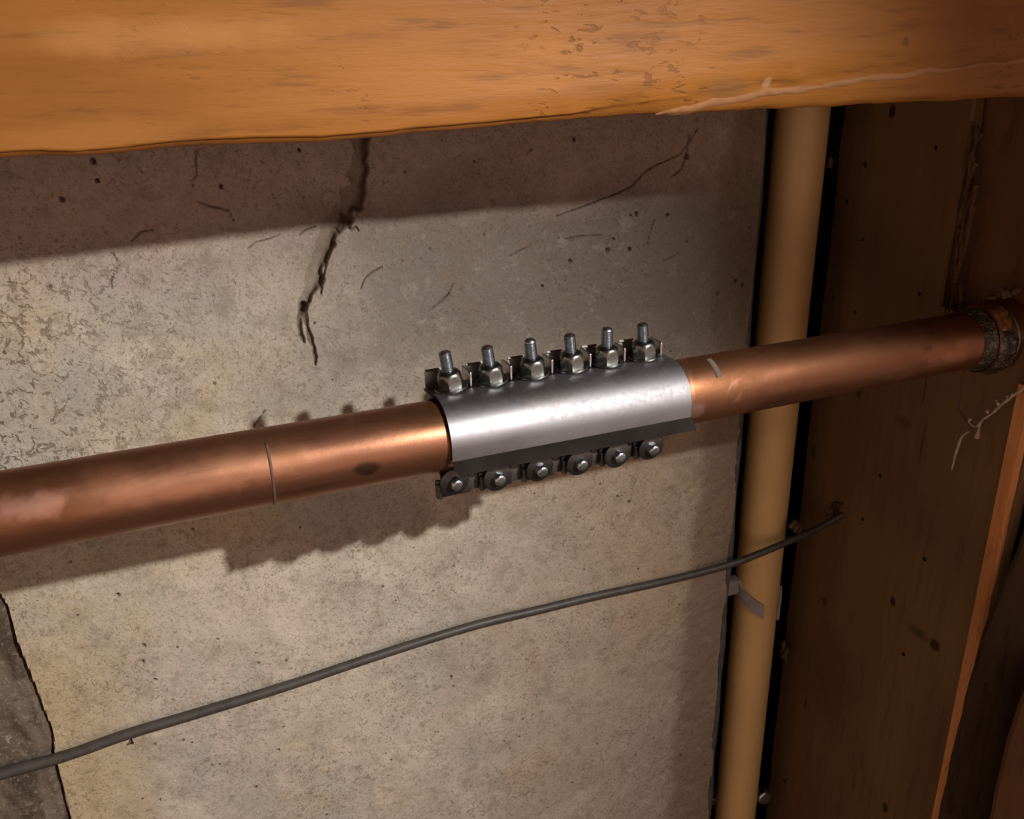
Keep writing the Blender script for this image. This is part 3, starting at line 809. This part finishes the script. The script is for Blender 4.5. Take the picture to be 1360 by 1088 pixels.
# threaded studs with nut and washer
def hexnut(org, ax, rflat, h, rot, dome=True):
    ax, u, v = frame(ax); org = Vector(org)
    f0 = Vector((0.06, -1, 0)); u = (f0 - ax * f0.dot(ax)).normalized(); v = ax.cross(u)
    V = []; Fc = []; seg = 36
    def hexr(a):
        m = (a + math.pi / 6) % (math.pi / 3) - math.pi / 6
        return rflat / math.cos(m)
    rows = [(0, 1.0, rflat * 1.10), (h * 0.12, 1.0, 0), (h * 0.48, 1.0, 0), (h * 0.66, 1.0, rflat * 1.08), (h * 0.80, 1.0, rflat * 1.01), (h * 0.91, 1.0, rflat * 0.91), (h * 0.98, 1.0, rflat * 0.76), (h, 0.9, rflat * 0.60)]
    for t, s, cap in rows:
        for k in range(seg):
            a = 2 * math.pi * k / seg + 0.0
            r = hexr(a) * s
            if cap: r = min(r, cap)
            aa = a + rot
            V.append(tuple(org + ax * t + (u * math.cos(aa) + v * math.sin(aa)) * r))
    for i in range(len(rows) - 1):
        for k in range(seg):
            k2 = (k + 1) % seg
            Fc.append([i * seg + k, i * seg + k2, (i + 1) * seg + k2, (i + 1) * seg + k])
    Fc.append([(len(rows) - 1) * seg + k for k in range(seg)]); Fc.append(list(range(seg)))
    return V, Fc
for i, bx in enumerate(BOLT_X):
    base = np.array([bx, BY, ZF])
    tip = np.array([TIP_X[i], BY + 0.0, -0.2215 - 0.0006 * (i % 2)])
    ax = (tip - base); Ln = np.linalg.norm(ax); ax /= Ln
    prof = [(-0.004, 0.0034)]; t = 0.008
    prof += [(0.0075, 0.0034)]
    while t < Ln - 0.0018:
        prof += [(t, 0.0037), (t + 0.00035, 0.0046), (t + 0.00065, 0.0046)]; t += 0.0011
    prof += [(Ln - 0.0012, 0.0039), (Ln - 0.0003, 0.0032), (Ln, 0.0024)]
    b = obj('bolt', lathe(base, ax, prof, 20), m_zinc, clamp, loc=base, sharp=40)
    obj('washer', lathe(base, ax, [(0, 0.0124), (0.0009, 0.0127), (0.0016, 0.0122), (0.0021, 0.0095)], 36), m_nut, b, sharp=40)
    obj('nut', hexnut(base + ax * 0.0018, ax, 0.0088, 0.0125, random.uniform(-0.10, 0.10), True), m_nut, b, sharp=38)
# lower screws facing the viewer
for i, bx in enumerate(LX):
    o0 = np.array([bx, AY - 0.0160, onY(LOW[i], 0.594)[2]])
    ax = Vector((0.06, -1, -0.10 + 0.05 * math.sin(i * 2.1))).normalized()
    s = obj('screw', hexnut(o0 + np.array(ax) * 0.0015, ax, 0.0044, 0.0068, 0.5 + i * 0.35), m_zinc, clamp, sharp=25)
    obj('washer', lathe(o0, ax, [(0, 0.0108), (0.0004, 0.0114), (0.0020, 0.0114), (0.0026, 0.0104)], 32), m_steel_d, s, sharp=40)

# ------------------------------------------------------------------ cream plastic pipe in the corner
PC = np.array([0.682, 0.846])
m_pvc = plain('cream_plastic', (0.72, 0.47, 0.20), 0.45, 0.10, 6, 0.02, 0.45, [((0.0, -0.0, 0.0), 0.001, (0.5, 0.3, 0.1), 0.1, (1, 1, 1))])
pv = obj('plastic_pipe', lathe((PC[0], PC[1], -1.495), (0, 0, 1), [(0, 0.0284)] + [(k * 0.05, 0.0284) for k in range(1, 36)] + [(1.79, 0.0284)], 64), m_pvc, sharp=60)
tag(pv, 'upright cream plastic drain pipe standing in the dark gap beside the boards', 'pipe')

m_clip = plain('grey_clip', (0.31, 0.29, 0.265), 0.5, 0.25, 60, 0.15)
zc = onY((985, 805), 0.82)[2]
def clip_arm(a0, a1, z0, z1, wd):
    V = []; n = 24
    for k in range(n + 1):
        a = math.radians(a0 + (a1 - a0) * k / n); z = z0 + (z1 - z0) * k / n
        for r in (0.0287, 0.0322):
            for dz in (-wd / 2, wd / 2):
                V.append((PC[0] + math.cos(a) * r, PC[1] + math.sin(a) * r, z + dz))
    Fc = []
    for k in range(n):
        i = k * 4; j = i + 4
        Fc += [[i, i + 1, j + 1, j], [i + 2, j + 2, j + 3, i + 3], [i, j, j + 2, i + 2], [i + 1, i + 3, j + 3, j + 1]]
    Fc += [[0, 2, 3, 1], [n * 4, n * 4 + 1, n * 4 + 3, n * 4 + 2]]
    return V, Fc
cl = empty('pipe_clip', (PC[0], PC[1], zc))
tag(cl, 'grey open pipe clip gripping the cream pipe below the cable', 'clip')
o = obj('clip_arm', clip_arm(176, 252, zc + 0.012, zc - 0.016, 0.019), m_clip, cl, sharp=40)
o = obj('clip_arm', clip_arm(-52, -24, zc - 0.030, zc - 0.006, 0.019), m_clip, cl, sharp=40)
obj('clip_foot', box(WX + 0.002, PC[0] - 0.024, PC[1] - 0.004, PC[1] + 0.012, zc + 0.001, zc + 0.022, 0.003), m_clip, cl, sharp=40)
# lower bracket with two bolts
zl = onY((1010, 1055), 0.83)[2]
br = empty('pipe_bracket', (PC[0], PC[1], zl))
tag(br, 'dark pipe bracket with shiny bolt at foot of the cream pipe', 'bracket')
m_brk = metal('blackened_iron', (0.08, 0.075, 0.07), 0.5)
obj('bracket_band', clip_arm(150, -28, zl, zl, 0.016), m_brk, br, sharp=40)
cb = onY((1011, 1055), 0.838)
o = obj('bolt', hexnut(cb + np.array([0.001, 0.004, 0]), (-0.15, -1, 0.1), 0.0105, 0.016, 0.3), m_zinc, br, sharp=25); o['label'] = 'shiny hex bolt'
cb = onY((941, 1064), 0.838)
o = obj('bolt', hexnut(cb + np.array([0.006, 0.003, 0]), (-0.15, -1, 0.1), 0.006, 0.010, 0.1), m_brk, br, sharp=25); o['label'] = 'small black bolt'

# ------------------------------------------------------------------ cable
CR = 0.0052
cpts = [onY(p, WY - 0.006) for p in [(-120, 1067), (0, 1028), (90, 1003), (170, 975), (250, 951), (330, 927), (400, 905), (480, 878), (560, 852), (640, 828), (720, 809), (790, 792), (860, 777), (920, 763)]]
cpts += [onY((972, 749), 0.809), onY((1010, 735), 0.803), onY((1050, 718), 0.801), onY((1085, 702), 0.800)]
e = onX((1120, 684), BX); cpts += [e + np.array([0.004, 0.001, 0.001])]
cab = obj('cable', tube(smooth_path(cpts, 8), lambda t: 0.0056 - 0.0016 * t, 16), plain('grey_cable', (0.066, 0.056, 0.051), 0.5, 0.3, 60, 0.15, 0.45))
tag(cab, 'thin grey cable slung across the wall over the cream pipe into boards', 'cable')
na = onY((174, 984), WY - 0.002)
nl = obj('nail', lathe(na + np.array([0, 0.006, 0.001]), (0.1, -1, -0.35), [(0, 0.0009), (0.0075, 0.0009), (0.0077, 0.0018), (0.0086, 0.0016)], 12), m_brk, sharp=40)
tag(nl, 'small dark nail in the concrete just under the cable at left', 'nail')

# ------------------------------------------------------------------ right hand edge: batten and dark boards
m_bat = wood('orange_batten', (0.72, 0.33, 0.12), (0.58, 0.24, 0.08), (0.25, 0.10, 0.035), 'z', 0.6, fleck=0.4, bs=0.5)
zt_ = onY((1352, 512), 0.58)[2]
bt = obj('batten', rough_plank(0.5675, 0.5855, 0.7492, 0.7548, -1.5, zt_, 29, 0.003, 0.0), m_bat, loc=(0, 0, 0), sharp=30)
tag(bt, 'narrow orange wooden batten standing along edge of the boards under the pipe', 'batten')
m_db = wood('dark_stud', (0.068, 0.040, 0.019), (0.045, 0.026, 0.012), (0.014, 0.008, 0.005), 'z', 0.8, bs=0.5, fleck=0.6)
def slab(pix, xr, y0, y1, wob, seed, sl=0.10):
    """upright board leaning against the batten; pix is its left edge from the bottom up"""
    pts = [onY(p, y0) for p in pix]
    zs = np.array([p[2] for p in pts]); xs = np.array([p[0] for p in pts])
    zz = np.concatenate([[-1.5], np.linspace(zs[0], zs[-1], 80)])
    V = []; Fc = []
    for z in zz:
        x = float(np.interp(z, zs, xs)) + wob * n1d(z, 0.03, seed)
        if z == -1.5: x = xs[0] + (xs[0] - xs[2]) / (zs[0] - zs[2]) * (-1.5 - zs[0])
        V += [(x, y0 + 0.004, z), (x + 0.005, y0, z), (xr, y0 - sl, z), (xr, y0 - sl + (y1 - y0), z), (x + 0.003, y1, z)]
    m = 5
    for i in range(len(zz) - 1):
        for k in range(m):
            k2 = (k + 1) % m
            Fc.append([i * m + k, i * m + k2, (i + 1) * m + k2, (i + 1) * m + k])
    Fc += [list(range(m)), [(len(zz) - 1) * m + k for k in range(m)]]
    return V, Fc
db = obj('dark_board', slab([(1255, 1088), (1274, 1003), (1294, 914), (1312, 850), (1328, 812), (1345, 770), (1364, 722), (1394, 650)], 0.95, 0.545, 0.555, 0.004, 83), m_db, loc=(0, 0, 0), sharp=30)
tag(db, 'dark weathered board leaning against the orange batten at lower right corner', 'board')
m_wb = wood('warm_board', (0.15, 0.07, 0.028), (0.105, 0.05, 0.02), (0.06, 0.03, 0.012), 'z', 0.75, bs=0.3)
wb = obj('brown_board', slab([(1322, 1095), (1334, 1040), (1346, 990), (1360, 945), (1380, 900)], 0.95, 0.490, 0.500, 0.002, 87, 0.07), m_wb, loc=(0, 0, 0), sharp=30)
tag(wb, 'warm brown board end overlapping the dark board in the lower right corner', 'board')

# ------------------------------------------------------------------ crumbs and string round the pipe hole
m_crumb = plain('mortar_crumb', (0.15, 0.092, 0.055), 0.95, 0.5, 120, 0.5, 0.2)
k = 0
cr = []
for px, py, r in [(1334, 387, .0055), (1340, 389, .004), (1326, 391, .003), (1318, 396, .0042), (1312, 400, .003), (1303, 404, .0025), (1352, 385, .0028), (1292, 411, .002), (1314, 394, .0022), (1346, 389, .003)]:
    c = onX((px, py), BX - 0.004); k += 1
    cr.append(lump(c, r, (0.8, 1, 0.9), 0.5, 2, k))
db_ = obj('mortar_debris', join(*cr), m_crumb, wr, smooth=True); db_['kind'] = 'stuff'; db_['label'] = 'crumbs of mortar in the crevice above the pipe'
cr = []
for px, py, r in [(1058, 700, .0055), (1063, 706, .004), (1052, 697, .004)]:
    cr.append(lump(onY((px, py), 0.806), r, (1, 0.8, 1), 0.6, 2, px))
dc = obj('dirt_clump', join(*cr), m_crumb)
tag(dc, 'small brown dirt clump caught on top of cable beside the cream pipe', 'dirt')
cr = []
for px, py, r in [(1108, 680, .004), (1114, 672, .005), (1103, 676, .003), (1120, 670, .0035), (1098, 683, .003)]:
    cr.append(lump(onX((px, py), BX + 0.001), r, (0.6, 1, 1), 0.6, 2, px))
o = obj('hole_rim', join(*cr), plain('dark_crumb', (0.07, 0.042, 0.022), 0.95, 0.4, 120, 0.5, 0.2), wr); o['kind'] = 'stuff'; o['label'] = 'ragged dirt round the hole the cable enters'
cr = [lump(onY((1041, 870), 0.845) , .007, (0.8, 0.6, 1.6), 0.5, 2, 5), lump(onY((1040, 858), 0.845), .005, (0.8, 0.6, 1.2), 0.5, 2, 6), lump(onY((1103, 217), 0.85), .004, (0.8, 0.6, 1.6), 0.5, 2, 8)]
o = obj('mortar_debris', join(*cr), m_crumb, wr); o['kind'] = 'stuff'; o['label'] = 'dirt lodged in the dark gap'

m_str = plain('frayed_string', (0.52, 0.40, 0.31), 0.7, 0.35, 200, 0.4, 0.3)
SXp = BX - 0.016
tw = empty('frayed_string', onX((1300, 568), SXp))
tag(tw, 'pale frayed string hanging below the pipe joint near the right edge', 'string')
def strand(pix, rad, mat=m_str, beads=()):
    ms = [tube(smooth_path([onX(p, SXp) for p in pix], 6), rad, 7)]
    for i, (p, r, s) in enumerate(beads):
        ms.append(lump(onX(p, SXp - 0.001), r, s, 0.4, 1, i))
    o = obj('strand', join(*ms), mat, tw); return o
strand([(1372, 505), (1360, 515), (1345, 526), (1330, 538), (1318, 549), (1306, 557), (1298, 566), (1292, 566)], lambda t: 0.0015 - 0.0006 * t + 0.0003 * math.sin(t * 40), m_str,
       [((1345, 525), .0022, (1, 1, 1)), ((1326, 536), .0024, (1, 1, 1)), ((1312, 546), .0020, (1, 1, 1.3)), ((1338, 527), .0016, (1, 1, 1.6)), ((1324, 532), .0012, (1, 1, 1.8))])
strand([(1305, 557), (1301, 566), (1299, 575), (1297, 581)], lambda t: 0.0009 + 0.0020 * t * t)
strand([(1292, 566), (1287, 560), (1290, 556)], 0.0012)
strand([(1287, 573), (1278, 580), (1273, 592), (1268, 608), (1264, 625)], lambda t: 0.0008 + 0.0007 * math.sin(3 * t) ** 2)
strand([(1281, 492), (1276, 505), (1275, 525), (1274, 543), (1281, 556), (1290, 568)], 0.0009, plain('dark_thread', (0.11, 0.075, 0.05), 0.8))
